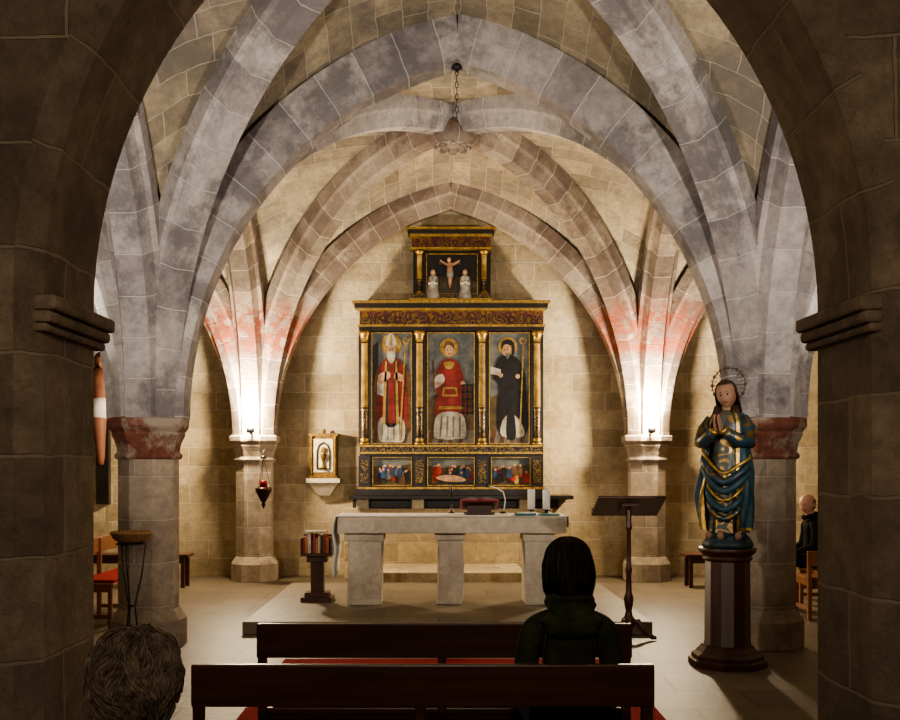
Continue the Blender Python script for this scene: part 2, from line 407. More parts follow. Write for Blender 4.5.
def column(cx,yt,yb,r=3.4):
    X=RX(cx); rr=r/SC; zt,zb=RZ(yt),RZ(yb); h=zt-zb; Y=14.21
    rbox(cx-6.2,cx+6.2,yt,yb,14.25,14.31,LQ)
    pr=[(1.5*rr,0),(1.5*rr,.02),(1.1*rr,.03),(1.25*rr,.05),(rr,.06),(rr,.30),(1.15*rr,.31),(1.15*rr,.33),(rr,.34),(.92*rr,.88),(1.1*rr,.89),(.95*rr,.90),(1.3*rr,.96),(1.6*rr,.97),(1.6*rr,1)]
    ms=[GO,LQ,GO,GO,OR,GO,LQ,GO,PG,GO,LQ,GO,GO,GO]
    R_.lathe([(a,zb+t*h) for a,t in pr],X,Y,16,ms,True,fold=lambda a,z:.05*math.cos(8*a) if .35<(z-zb)/h<.87 else 0)
for cx in (364.5,419.5,482,537): column(cx,331,445)
for cx in (364.5,419.5,482,537):
    rbox(cx-6,cx+6,456,487,14.2,14.31,LQ); rbox(cx-4,cx+4,460,483,14.185,14.21,OR)
for cx in (419.5,484): column(cx,251,294,2.8)
def frame(x0,x1,y0,y1,w=2):
    for a in ((x0-w,x1+w,y0-w,y0),(x0-w,x1+w,y1,y1+w),(x0-w,x0,y0,y1),(x1,x1+w,y0,y1)): rbox(*a,14.235,14.31,GO)
for (x0,x1) in ((372,411),(428,474),(490,529)):
    rbox(x0,x1,333,443,PY,14.31,SK); frame(x0,x1,333,443,1.0)
    flat([(x0,398),(x0+12,392),(x0+25,396),(x1,390),(x1,443),(x0,443)],1,LA_,False)
    flat([(x0,430),(x1,430),(x1,443),(x0,443)],2,GR,False)
    for q in range(4): flat([(x0+2+q*10,430),(x0+7+q*10,430),(x0+4+q*10,443),(x0-0+q*10,443)],3,BR,False)
# bishop
flat([(373,345),(378,341),(378,398),(372,400)],3,DK,False)
disc(391,344,10.5,4,PG); disc(391,344,9,5,GO)
flat([(383,360),(391,357),(400,360),(408,372),(411,395),(412,424),(405,432),(378,432),(373,425),(373,395),(376,372)],6,BR)
flat([(384,360),(391,357),(399,360),(405,372),(407,395),(407,420),(400,428),(382,428),(377,420),(377,395),(379,372)],7,PR)
flat([(380,418),(402,418),(404,440),(392,442),(379,440)],8,WH)
for q in range(4): flat([(382+q*5.5,420),(383+q*5.5,420),(382+q*6,440),(381+q*6,440)],9,GR,False)
flat([(386,362),(396,362),(398,395),(397,424),(385,424),(384,395)],9,DK); flat([(388,362),(394,362),(395,423),(388,423)],10,PR,False)
for s_ in (0,1): flat([(385+s_*10,361),(387+s_*10,361),(385+s_*14,424),(382+s_*14,424)],11,PG,False)
flat([(378,375),(388,371),(390,377),(380,384)],11,FL); flat([(396,372),(404,376),(402,381),(394,378)],11,FL)
flat([(377,380),(384,382),(384,396),(377,394)],10,WH,False)
disc(391,350,4.6,11,FL,6); flat([(387,352),(395,352),(394,360),(391,363),(388,360)],12,WH)
for s_ in (-1,1): disc(391+s_*1.8,349,.6,12,DK)
flat([(386,345),(387,338),(391,332.5),(395,338),(396,345)],12,WH); flat([(390,345),(390,334),(392,334),(392,345)],13,PG,False)
flat([(404.5,345),(406,345),(400.5,440),(399,440)],12,GO,False)
for t in range(9):
    a=t*.7; disc(405.5+3.4*math.cos(a)*(1-t*.07),340+4*math.sin(a)*(1-t*.07),1,13,GO)
# deacon
flat([(430,372),(440,368),(438,390),(430,392)],3,GR); flat([(462,392),(474,386),(474,410),(464,412)],3,BR)
disc(449,347,9.5,4,PG); disc(449,347,8,5,GO)
flat([(441,362),(449,358),(458,362),(463,375),(466,395),(463,418),(436,418),(437,395),(436,375)],6,PR)
flat([(438,414),(462,414),(466,436),(456,439),(441,439),(434,435)],7,WH)
for q in range(4): flat([(441+q*6,416),(442.5+q*6,416),(441+q*6.5,437),(439.5+q*6.5,437)],8,GR,False)
flat([(443,387),(457,387),(458,396),(442,396)],8,PG,False); flat([(445,388.5),(455,388.5),(456,394.5),(444,394.5)],9,PR,False)
flat([(439,406),(464,406),(464,409),(438,409)],8,PG,False); flat([(444,362),(454,362),(452,368),(446,368)],8,PG)
flat([(436,376),(443,374),(444,382),(434,388)],9,WH); disc(437,384,2.4,10,FL); disc(463,383,2.4,10,FL)
flat([(432,360),(433.5,360),(435,392),(433.5,392)],10,BR,False)
for q in range(5): flat([(462,384+q*7),(473,384+q*7),(473,385.5+q*7),(462,385.5+q*7)],10,DK,False)
for q in range(3): flat([(462+q*5,384),(463.3+q*5,384),(463.3+q*5,414),(462+q*5,414)],10,DK,False)
disc(449,350,4.4,10,FL,6); flat([(444,349),(444.5,343),(449,341),(453.5,343),(454,349),(451,345),(447,345)],11,BR)
for s_ in (-1,1): disc(449+s_*1.7,349.5,.6,12,DK)
flat([(447.5,353.2),(450.5,353.2),(450.5,354),(447.5,354)],12,PR,False)
# monk
disc(508,346,9.5,4,PG); disc(508,346,8,5,GO)
flat([(499,358),(508,354),(518,358),(525,372),(527,400),(528,430),(514,437),(500,434),(498,410),(499,385),(493,378),(495,368)],6,BK)
flat([(503,420),(512,414),(521,422),(524,436),(502,436)],7,WH); flat([(508,412),(514,412),(516,437),(507,437)],8,BK)
flat([(490.5,366),(501,369),(501,376),(490.5,373)],8,WH,False); disc(501,375,2.3,9,FL); disc(518,376,2.3,9,FL)
disc(507,350,4.4,9,FL,6); flat([(502,349),(502,342),(508,339),(514,342),(515,352),(512,356),(512,346),(505,344)],10,BK)
for s_ in (-1,1): disc(506.3+s_*1.6,349.5,.6,11,DK)
flat([(505,353),(510,353),(508,359)],10,GR); flat([(523,345),(524.5,345),(521,434),(519.5,434)],9,GO,False)
for t in range(8):
    a=t*.75; disc(523+3.6*math.cos(a)*(1-t*.07),340+4*math.sin(a)*(1-t*.07),1,10,GO)
# predella
for (x0,x1) in ((373,411),(428,474),(492,530)):
    rbox(x0,x1,458,485,PY,14.31,LA_); frame(x0,x1,458,485,1.0)
    flat([(x0,458),(x1,458),(x1,464),(x0+15,468),(x0,466)],1,SK,False)
    n=int((x1-x0)/4)
    for q in range(n*2):
        cx=x0+3+random.random()*(x1-x0-6); cy=467+random.random()*9; m=random.choice([RR,RR,RR,BR,BK,GR,PG,BL,BL]); w=1.8+random.random()*1.5; hh=5+random.random()*2.5
        flat([(cx-w,cy+hh),(cx-w*.8,cy),(cx,cy-1.5),(cx+w*.8,cy),(cx+w,cy+hh)],2+q,m); disc(cx,cy-2.4,1.2,3+q,FL)
flat([(436,478),(444,475),(458,476),(466,480),(458,482),(444,481)],34,FL)
# attic crucifixion
rbox(427,477,254,293,PY,14.31,DK); frame(427,477,254,293,1.0)
flat([(427,280),(440,276),(460,277),(477,281),(477,293),(427,293)],1,LA_,False)
R_.box(RX(449),RX(451),14.235,14.25,RZ(293),RZ(256),BR); R_.box(RX(439),RX(461),14.235,14.25,RZ(264),RZ(262),BR)
R_.tube([(RX(440),14.22,RZ(260)),(RX(446),14.22,RZ(264)),(RX(450),14.22,RZ(264.5)),(RX(454),14.22,RZ(264)),(RX(460),14.22,RZ(260))],[.012,.02,.03,.02,.012],8,FL)
R_.tube([(RX(450),14.22,RZ(263)),(RX(450),14.21,RZ(270)),(RX(450.5),14.22,RZ(275)),(RX(450),14.2,RZ(281)),(RX(450),14.22,RZ(288))],[.04,.045,.04,.028,.015],8,FL)
R_.tube([(RX(450),14.215,RZ(272)),(RX(450),14.215,RZ(277))],[.05,.048],8,WH); R_.ell((RX(449),14.2,RZ(260)),(.028,.03,.035),FL)
for cx,m in ((433,WH),(465,WH)):
    X=RX(cx); zb=RZ(299.5)
    R_.lathe([(.075,zb),(.085,zb+.03),(.07,zb+.12),(.065,zb+.22),(.07,zb+.30),(.03,zb+.345)],X,14.18,16,m,True,fold=lambda a,z:.12*math.cos(6*a))
    R_.ell((X,14.17,zb+.38),(.032,.035,.042),FL); R_.lathe([(.06,zb+.36),(.058,zb+.37)],X,14.21,12,GO)
    R_.tube([(X-.06,14.17,zb+.28),(X-.05,14.11,zb+.2),(X,14.09,zb+.24),(X+.05,14.11,zb+.2),(X+.06,14.17,zb+.28)],.02,6,m)
R_.build('painted_altarpiece',RM)
b=B(); b.box(RX(350),RX(572),14.02,14.6,RZ(499),RZ(495.2),1)
for cx in (363,418,472,525): b.box(RX(cx-6),RX(cx+6),14.08,14.3,1.0,RZ(499),0)
b.box(RX(352),RX(560),14.3,14.55,1.0,RZ(499),1)
b.build('altarpiece_ledge',[M['altar'],M['lacq']],bevel=.006)

# ------------------------------------------------------------------ tabernacle
T=B(); X=-1.68; Y0=14.62
T.box(X-.24,X+.24,14.36,Y0,1.36,1.42,0)
T.add([(X-.22,14.38,1.36),(X+.22,14.38,1.36),(X+.22,Y0,1.36),(X-.22,Y0,1.36),(X-.08,14.5,1.17),(X+.08,14.5,1.17),(X+.08,Y0,1.17),(X-.08,Y0,1.17)],[(0,1,5,4),(1,2,6,5),(3,0,4,7),(4,5,6,7)],0)
T.box(X-.19,X+.19,14.42,Y0,1.42,2.06,1)
T.box(X-.21,X+.21,14.40,Y0,2.03,2.07,1); T.box(X-.20,X+.20,14.40,Y0,1.42,1.47,1)
T.box(X-.14,X+.14,14.41,14.43,1.51,1.99,2)
for sx in (-1,1):
    T.lathe([(.02,1.47),(.014,1.5),(.012,1.97),(.022,2.03)],X+sx*.17,14.40,10,1)
T.tube([(X-.09,14.40,1.56),(X-.09,14.40,1.82),(X-.06,14.40,1.9),(X,14.40,1.94),(X+.06,14.40,1.9),(X+.09,14.40,1.82),(X+.09,14.40,1.56),(X-.09,14.4,1.56)],.012,6,3)
T.lathe([(.05,1.57),(.02,1.6),(.015,1.66),(.03,1.7),(.045,1.76),(.045,1.78)],X,14.385,14,1); T.ell((X,14.385,1.83),(.045,.008,.045),1)
T.lathe([(.02,2.07),(.03,2.10),(.005,2.14)],X,14.5,10,1)
T.build('tabernacle',[M['altar'],plain('dark_gilding',(.20,.12,.035),.45,.4,25,.7),plain('enamel_door',(.60,.52,.36),.4,.25,20),M['lacq']],bevel=.004)

# ------------------------------------------------------------------ altar
A=B()
def rough_block(b,x0,x1,y0,y1,z0,z1,mat,n=6,amp=.012):
    vs=[];fs=[]; idx={}
    def vid(i,j,k,ni,nj,nk):
        key=(i,j,k)
        if key not in idx:
            p=Vector((x0+(x1-x0)*i/ni,y0+(y1-y0)*j/nj,z0+(z1-z0)*k/nk)); e=noise.noise_vector(p*3.1)*amp+noise.noise_vector(p*9)*amp*.5
            if k==0 or k==nk: e.z=abs(e.z)*.3 if k==0 else -abs(e.z)*.3
            idx[key]=len(vs); vs.append(p+e)
        return idx[key]
    ni=max(2,int((x1-x0)/.08)); nj=max(2,int((y1-y0)/.08)); nk=max(2,int((z1-z0)/.08))
    a=(ni,nj,nk)
    for i in range(ni):
        for j in range(nj):
            for k in (0,nk): fs.append(tuple(vid(*c,*a) for c in ((i,j,k),(i+1,j,k),(i+1,j+1,k),(i,j+1,k))))
    for i in range(ni):
        for k in range(nk):
            for j in (0,nj): fs.append(tuple(vid(*c,*a) for c in ((i,j,k),(i+1,j,k),(i+1,j,k+1),(i,j,k+1))))
    for j in range(nj):
        for k in range(nk):
            for i in (0,ni): fs.append(tuple(vid(*c,*a) for c in ((i,j,k),(i,j+1,k),(i,j+1,k+1),(i,j,k+1))))
    b.add(vs,fs,mat,None,False)
rough_block(A,-1.08,1.34,10.5,11.32,.89,1.06,0)
rough_block(A,-.98,-.62,10.62,11.0,.12,.88,0); rough_block(A,-.03,.24,10.66,11.0,.12,.88,0,amp=.03); rough_block(A,.90,1.20,10.62,11.05,.12,.88,0)
rough_block(A,-1.02,-.60,10.60,11.02,.80,.89,0); rough_block(A,-.06,.27,10.62,11.02,.81,.89,0); rough_block(A,.88,1.23,10.60,11.07,.80,.89,0)
A.build('stone_altar',[M['altar']],bevel=.01)
c=B(); n=24; vs=[];fs=[]
prof=[]
for k in range(9): prof.append((-1.115-.012*math.sin(k*1.3),.42+.08*k))
prof.append((-1.112,1.068))
for k in range(n+1): prof.append((-1.1+2.45*k/n,1.070))
prof.append((1.362,1.068)); prof+= [(1.362,.95)]
NY=10
for (x,z) in prof:
    for j in range(NY+1):
        f=(.02*math.sin(j*1.9) if z<1.06 and x<0 else 0); vs.append((x+f-(.015 if z<1 and x<0 else 0),10.56+.72*j/NY,z))
for i in range(len(prof)-1):
    for j in range(NY): fs.append((i*(NY+1)+j,(i+1)*(NY+1)+j,(i+1)*(NY+1)+j+1,i*(NY+1)+j+1))
c.add(vs,fs,0,None,True); c.build('altar_cloth',M['white'],solid=.005)
for x in (1.0,1.165):
    b=B(); b.lathe([(.06,1.078),(.06,1.085),(.02,1.095),(.02,1.11),(.05,1.12),(.05,1.125)],x,10.95,20,1)
    b.lathe([(.040,1.125),(.041,1.33),(.036,1.345),(.012,1.338)],x,10.95,20,0); b.tube([(x,10.95,1.335),(x+.003,10.95,1.36)],.003,6,1)
    b.build('altar_candle',[plain('candle_wax',(.85,.82,.74),.5,.03),M['black']])
b=B()
b.M=Matrix.Translation((.43,10.95,1.13))@Matrix.Rotation(-.42,4,'X')
for sx in (-1,1):
    vs=[];fs=[]
    for i in range(9):
        t=i/8; x=sx*t*.20; z=.062+.03*math.sin(pi*min(1,t*1.1))**.7
        vs+=[(x,-.12,z),(x,.14,z)]
    for i in range(8): fs.append((2*i,2*i+1,2*i+3,2*i+2))
    b.add(vs,fs,2,None,True)
b.box(-.21,.21,-.125,.145,.048,.061,0); b.box(-.015,.03,-.17,-.12,.05,.056,0); b.box(-.19,.19,-.11,.12,.035,.048,1)
b.M=Matrix.Translation((.43,10.95,0)); b.box(-.17,.17,-.12,.12,1.079,1.09,1); b.box(-.13,.13,-.0,.02,1.09,1.165,1)
b.build('open_missal',[plain('red_leather',(.40,.07,.09),.6,.2),M['wooddark'],plain('book_paper',(.75,.72,.68),.8,.04)])
b=B(); b.lathe([(.045,1.078),(.04,1.09),(.01,1.1)],.70,11.02,16,0)
b.tube([(.70,11.02,1.09),(.72,11.02,1.22),(.70,11.02,1.31),(.62,11.0,1.36),(.52,10.98,1.385)],.006,8,1); b.tube([(.54,10.98,1.38),(.49,10.97,1.39)],.014,10,0)
b.build('altar_microphone',[M['black'],M['white']])
b=B(); b.box(.80,1.02,10.62,10.80,1.078,1.095,0); b.box(1.06,1.28,10.62,10.8,1.078,1.09,1); b.box(.82,1.0,10.63,10.79,1.095,1.105,2)
b.build('hymnal_stack',[plain('green_cover',(.02,.16,.12),.5,.2),plain('teal_cover',(.03,.2,.16),.5,.2),M['white']],bevel=.002)
b=B(); b.lathe([(.04,1.078),(.04,1.085),(.008,1.1),(.008,1.25),(.03,1.27),(.03,1.275)],.13,11.1,14,0); b.tube([(.13,11.1,1.27),(.13,11.1,1.38)],.01,8,0)
b.build('altar_cross_stand',[M['black']])
b=B(); b.M=Matrix.Translation((-.075,0,0))
b.box(-1.44,-1.10,10.85,11.15,.12,.17,0); b.box(-1.40,-1.14,10.88,11.12,.17,.22,0); b.box(-1.34,-1.20,10.94,11.06,.22,.62,0)
b.box(-1.38,-1.16,10.9,11.1,.55,.62,0); b.box(-1.44,-1.10,10.84,11.16,.62,.65,0); b.box(-1.44,-1.42,10.84,11.16,.65,.82,0); b.box(-1.12,-1.10,10.84,11.16,.65,.82,0); b.box(-1.44,-1.10,11.14,11.16,.65,.84,0)
x=-1.415; k=0
while x<-1.15:
    w=.018+.016*random.random(); b.box(x,x+w,10.87,11.12,.65,.80+.06*random.random(),1+k%4); x+=w+.002; k+=1
b.box(-1.40,-1.17,10.88,11.1,.87,.89,3)
b.build('book_stand',[M['wooddark'],plain('book_red',(.3,.04,.03),.5),plain('book_orange',(.4,.16,.05),.5),plain('book_cream',(.5,.43,.33),.6),plain('book_dark',(.04,.03,.04),.5)],bevel=.003)
# lectern
b=B(); x=1.74; y=9.22
for k in range(3):
    a=k*2*pi/3+pi/2+.3; ca,sa=math.cos(a),math.sin(a)
    b.tube([(x+.02*ca,y+.02*sa,.16),(x+.08*ca,y+.08*sa,.17),(x+.15*ca,y+.15*sa,.08),(x+.22*ca,y+.22*sa,.025),(x+.25*ca,y+.25*sa,.03)],[.034,.032,.026,.024,.02],8,0)
b.lathe([(.035,.10),(.06,.14),(.065,.18),(.038,.22),(.028,.26),(.038,.32),(.045,.38),(.028,.44),(.024,.60),(.034,.64),(.024,.68),(.020,1.0),(.034,1.03),(.024,1.08),(.024,1.20)],x,y,16,0)
b.M=Matrix.Translation((x,y,1.23))@Matrix.Rotation(-.42,4,'X')
b.box(-.31,.31,-.20,.22,0,.022,0); b.box(-.31,.31,.20,.25,.0,.06,0); b.box(-.08,.08,-.08,.08,-.03,0,0)
b.M=None
b.build('lectern',[wood('reddish_dark_wood',(.035,.011,.007),(.10,.032,.018),2)],bevel=.005)
# sanctuary lamp
b=B(); x=-2.40; y=13.6
b.tube([(x,13.72,1.83),(x,13.6,1.80),(x,13.6,1.72)],.008,6,0)
for k in range(3):
    a=k*2*pi/3+.4; b.tube([(x,y,1.72),(x+.10*math.cos(a),y+.10*math.sin(a),1.30)],.004,5,0)
b.lathe([(.10,1.31),(.115,1.29),(.11,1.26),(.08,1.20),(.05,1.14),(.02,1.10),(.03,1.07),(.005,1.02)],x,y,20,1)
b.lathe([(.05,1.31),(.055,1.36),(.05,1.40)],x,y,16,2); b.lathe([(.05,1.70),(.03,1.73),(.01,1.75)],x,y,12,1)
b.build('sanctuary_lamp',[M['black'],plain('bronze',(.05,.025,.013),.35,.3,20,.8),plain('ruby_glass',(.16,.008,.008),.1,.1,8,emit=.05)])
b=B()
for k in range(9):
    z=5.17-.055*k; pts=[(CX+(.012*math.cos(a*pi/4) if k%2 else 0),8.93+(0 if k%2 else .012*math.cos(a*pi/4)),z+.032*math.sin(a*pi/4)) for a in range(9)]; b.tube(pts,.004,5,0)
b.lathe([(.01,5.20),(.05,5.18),(.05,5.15),(.02,5.12)],CX,8.93,12,0)
b.build('hanging_chain',[M['black']])
# uplights
lampm=plain('lamp_lens',(1,.9,.75),.3,0,5,emit=25)
def light(name,loc,e,col,r=.05,kind='POINT',tgt=None,spot=2.2):
    d=bpy.data.lights.new(name,kind); d.energy=e; d.color=col; d.shadow_soft_size=r
    if kind=='SPOT': d.spot_size=spot; d.spot_blend=.8
    o=bpy.data.objects.new(name,d); o.location=loc; link(o)
    if tgt: o.rotation_euler=(Vector(tgt)-Vector(loc)).to_track_quat('-Z','Y').to_euler()
    return o
WARM=(1,.81,.54); WHT=(1,.92,.83)
def fixture(x,y,z,arm=None):
    b=B(); b.lathe([(.05,z),(.055,z+.005),(.055,z+.065),(.05,z+.07)],x,y,16,0); b.lathe([(.045,z+.07),(.045,z+.073)],x,y,16,1)
    if arm: b.box(x-.015,x+.015,y,y+arm,z-.012,z+.004,0)
    b.build('uplight',[M['black'],lampm])
for x in (XS[1],XS[2]):
    s_=1 if x<0 else -1; yy=13.60
    fixture(x+s_*.02,yy,2.05,.14)
    light('uplight_beam',(x+s_*.02,yy-.04,2.26),400,WARM,.09)
    light('uplight_beam',(x+s_*.02,yy-.16,2.18),650,(1,.87,.68),.05,'SPOT',(x,13.95,3.0),1.7)
    fixture(x+s_*.2,YS[0]+.24,2.035)
    light('uplight_beam',(x+s_*.26,YS[0]+.34,2.22),430,WHT,.08,'SPOT',(x+s_*1.9,7.2,4.6),2.5)

# ------------------------------------------------------------------ pews and benches
def pew(loc,yaw,w,parent_name='wooden_pew',mat=None,cushion=True,back=.85):
    b=B(); m=mat or M['wooddark']
    b.M=Matrix.Translation((loc[0],loc[1],loc[2]))@Matrix.Rotation(yaw,4,'Z')
    h=w/2
    b.box(-h,h,-.02,.012,back-.16,back,0)
    b.box(-h,h,.03,.42,.415,.445,0)
    b.box(-h+.02,h-.02,.05,.08,.32,.415,0)
    ps=[-h+.005,-.03,h-.045]
    for x in ps:
        b.box(x,x+.04,-.018,.03,0,back-.01,0); b.box(x,x+.04,.36,.40,0,.415,0); b.box(x,x+.04,.03,.36,.36,.415,0); b.box(x,x+.04,.03,.36,.10,.14,0)
    if cushion: b.box(-h+.06,h-.06,.05,.41,.445,.475,1)
    return b.build(parent_name,[m,M['red']],bevel=.006)
pew((-.065,3.79,.0),0,1.75,cushion=False); pew((.02,4.70,.011),0,1.76)
pew((-.065,2.86,0),0,1.75); pew((-.20,1.84,0),0,1.75,cushion=False)
pew((-3.62,10.6,0),-pi/2,1.6,'wooden_pew',M['woodo'])
pew((4.55,11.55,0),pi/2,1.5,'wooden_pew',M['woodo'],False)
pew((4.55,10.35,0),0,1.5,'wooden_pew',M['woodo'],False,.72)
def bench(x0,x1,y):
    b=B(); b.box(x0,x1,y-.17,y+.17,.40,.44,0)
    for x in (x0+.05,x1-.1): b.box(x,x+.05,y-.14,y-.09,0,.4,0); b.box(x,x+.05,y+.09,y+.14,0,.4,0)
    b.box(x0+.05,x1-.05,y-.13,y-.10,.32,.4,0); b.build('wooden_bench',[M['wooddark']],bevel=.005)
bench(3.22,4.5,13.25); bench(-4.9,-3.30,13.25)
x,y=-2.60,8.42
b=B(); wv=plain('wicker',(.30,.17,.07),.7,.4,60,bump=.6)
b.lathe([(.07,.955),(.10,.96),(.145,.99),(.165,1.03),(.175,1.035),(.165,1.05),(.15,1.035),(.13,1.0),(.09,.975),(.02,.972)],x,y,28,0,True,fold=lambda a,z:.02*math.cos(14*a))
b.build('wicker_basket',[wv])
b=B(); ring=[(x+.12*math.cos(a*pi/8),y+.12*math.sin(a*pi/8),.945) for a in range(17)]; b.tube(ring,.007,6,0)
for k in range(3):
    a=k*2*pi/3+.5; ca,sa=math.cos(a),math.sin(a)
    b.tube([(x+.12*ca,y+.12*sa,.945),(x+.09*ca,y+.09*sa,.7),(x+.03*ca,y+.03*sa,.42),(x+.06*ca,y+.06*sa,.15),(x+.13*ca,y+.13*sa,.01)],.007,6,0)
b.tube([(x+.035*math.cos(a*pi/6),y+.035*math.sin(a*pi/6),.42) for a in range(13)],.006,6,0)
b.box(x-.09,x+.09,y-.006,y+.006,.942,.952,0); b.box(x-.006,x+.006,y-.09,y+.09,.942,.952,0)
b.build('iron_stand',[M['black']])

# ------------------------------------------------------------------ heads, hands, bodies
def head(b,c,h,yaw,pitch,sk,hair,lip,eyew,iris,style='short',roll=0,strands=0,hair2=None,es=1.0):
    Rm=Matrix.Rotation(yaw,3,'Z')@Matrix.Rotation(pitch,3,'X')@Matrix.Rotation(roll,3,'Y'); c=Vector(c)
    def base(u):
        x,y,z=u; X=x*.36*h; Y=y*.43*h; Z=z*.5*h
        if z>0: X*=1+.16*z; Y*=1+.10*z
        if z<0:
            k=-z; X*=1-.22*k*k
            if y<0: Y*=1-.35*k
        return X,Y,Z
    def hp(u):
        x,y,z=u; X,Y,Z=base(u); g=math.exp
        if y>0:
            w=.13 if z<-.1 else .09
            Y+=.115*h*g(-(x/w)**2)*max(0,(1-abs((z+.22)/.32)**1.5) if z<-.22 else (1-((z+.22)/.42)) if z<.2 else 0)
            for s_ in (-1,1):
                Y-=.045*h*g(-(((x-s_*.36)/.17)**2+((z-.03)/.11)**2)); Y+=.014*h*g(-(((x-s_*.36)/.25)**2+((z-.22)/.08)**2))
                X+=s_*.012*h*g(-(((x-s_*.6)/.2)**2+((z+.25)/.2)**2))
            Y+=.03*h*g(-((x/.22)**2+((z+.52)/.07)**2)); Y+=.05*h*g(-((x/.25)**2+((z+.85)/.18)**2))
        return Vector((X,Y,Z))
    def fm(u): return lip if (abs(u.x)<.2 and -.57<u.z<-.45 and u.y>0) else sk
    b.ell(c,None,fm,40,32,fn=hp,R=Rm)
    for s_ in (-1,1):
        b.ell(c+Rm@Vector((s_*.135*h,.345*h,.015*h)),(.050*h*es,.04*h,.03*h*es),eyew,12,8,R=Rm)
        b.ell(c+Rm@Vector((s_*.135*h,.378*h,.013*h)),(.026*h*es,.012*h,.027*h*es),iris,10,6,R=Rm)
        b.tube([c+Rm@Vector((s_*(.085+.025*k)*h,(.388-.006*k*k*.5)*h,(.045+.008*math.sin(k*.8))*h)) for k in range(5)],.010*h*es,5,hair)
        b.ell(c+Rm@Vector((s_*.375*h,-.01*h,-.03*h)),(.035*h,.07*h,.12*h),sk,10,8,R=Rm)
        b.tube([c+Rm@Vector((s_*(.06+.05*k)*h,(.415-.012*k*k)*h,(.11+.012*math.sin(k*1.2))*h)) for k in range(4)],.014*h*es,5,hair)
    def hf(u):
        X,Y,Z=base(u); nz=1+.02*noise.noise(Vector(u)*14)
        k=1.10 if style!='balding' else 1.04
        X*=k*nz;Y*=k*nz;Z*=(1.07)*nz
        an=math.atan2(u.y,u.x)
        if style=='bob':
            st=1+.022*math.sin(23*an+3*u.z)+.03*noise.noise(Vector((math.cos(an)*4,math.sin(an)*4,u.z*2)))
            if u.z<.15:
                t=min(1,(.15-u.z)/1.15); s0=math.hypot(u.x,u.y); rr=max(.02,s0)
                w=(1+.05*math.sin(t*3)-.12*t*t)*(1 if t<.85 else math.sqrt(max(0,1-((t-.85)/.15)**2))*.8+.2)
                if t>.99: w=.05
                X=u.x/rr*.425*h*w; Y=u.y/rr*.46*h*w-.02*h*t; Z=.08*h-t*.66*h
            X*=st; Y*=st
        if style=='long' and u.z<0:
            t=-u.z; rr=max(.3,math.hypot(u.x,u.y)); X=u.x/rr*.42*h*(1+.1*t)*(1+.04*math.sin(18*an)); Y=u.y/rr*.42*h-.03*h*t; Z=-t*1.05*h
        if style=='curly':
            n_=noise.noise(Vector(u)*3)*.07+noise.noise(Vector(u)*7)*.03; X*=1.0+n_;Y*=1.0+n_;Z*=.97+n_*.6
        return Vector((X,Y,Z))
    def kp(u):
        if style=='balding': return (u.y<.15 and -.4<u.z<.35)
        face=u.y>.22 and u.z<(.62 if style!='long' else .7) and abs(u.x)<.93
        if face: return False
        if style in('short','curly'): return u.z>-.50-(.25 if u.y<-.3 else 0) and not(abs(u.y)<.3 and u.z<-.10) and not(u.y>0 and u.z<-.05)
        return True
    b.ell(c,None,hair,72,52,fn=hf,keep=kp,R=Rm)
    curly=style=='curly'
    for q in range(strands):
        th=random.random()*2*pi
        if curly:
            ph=math.acos(1-2*random.random()*.78); ln=.16+.22*random.random(); sw=noise.noise(Vector((math.cos(th)*2,math.sin(th)*2,ph*1.6)))*2.2
        else:
            ph=math.acos(1-2*random.random()*.55)*.55; ln=.7+.9*random.random(); sw=0
        pts=[]; n=6; w1=random.random()*6; am=.03 if curly else .035; lift=1.0+.03*random.random(); en=random.random()
        for i in range(n):
            t=i/(n-1); p_=min(pi*.93,ph+ln*t); a=th+sw*t*ln/max(.3,math.sin(p_))+am*math.sin(w1+t*3)/max(.25,math.sin(p_))
            u=Vector((math.sin(p_)*math.cos(a),math.sin(p_)*math.sin(a),math.cos(p_)))
            if not kp(u): break
            l2=lift+((.04*math.sin(pi*t*.8)*en+.03*t*en) if curly else .012*math.sin(pi*t))
            pts.append(c+Rm@(hf(u)*l2))
        if len(pts)>2:
            m_=len(pts); r0=(.0013 if curly else .0024)
            b.tube(pts,[r0*(1 if i<m_-1 else .3) for i in range(m_)],3,(hair2 if (hair2 is not None and random.random()<.4) else hair),True)
def hand(b,wr,d,nrm,mat,curl=.5,s=1.0,side=1):
    wr=Vector(wr); d=Vector(d).normalized(); n=Vector(nrm); n=(n-d*n.dot(d)).normalized(); sd=d.cross(n)*side
    Rm=Matrix((sd,d,n)).transposed()
    b.ell(wr+d*.045*s,(.040*s,.058*s,.016*s),mat,14,10,R=Rm)
    for i,l in enumerate((.070,.078,.072,.056)):
        p=wr+d*(.082-.004*abs(i-1.3))*s+sd*(.0285-.019*i)*s; pts=[p-d*.02*s,p]; a=curl*.3
        for q in range(3):
            p=p+(d*math.cos(a)+n*math.sin(a))*l*s*(.42,.32,.26)[q]; pts.append(p); a+=curl
        b.tube(pts,[.0095*s,.0095*s,.0088*s,.008*s,.0055*s],8,mat)
    p=wr+d*.02*s+sd*.03*s; q=p+(sd*.7+d*.6+n*.2)*.035*s; r=q+(d*.85+sd*.2+n*.3)*.028*s; t=r+(d*.9+n*.3)*.022*s
    b.tube([wr+d*.01*s+sd*.015*s,p,q,r,t],[.012*s,.0125*s,.011*s,.0098*s,.006*s],8,mat)
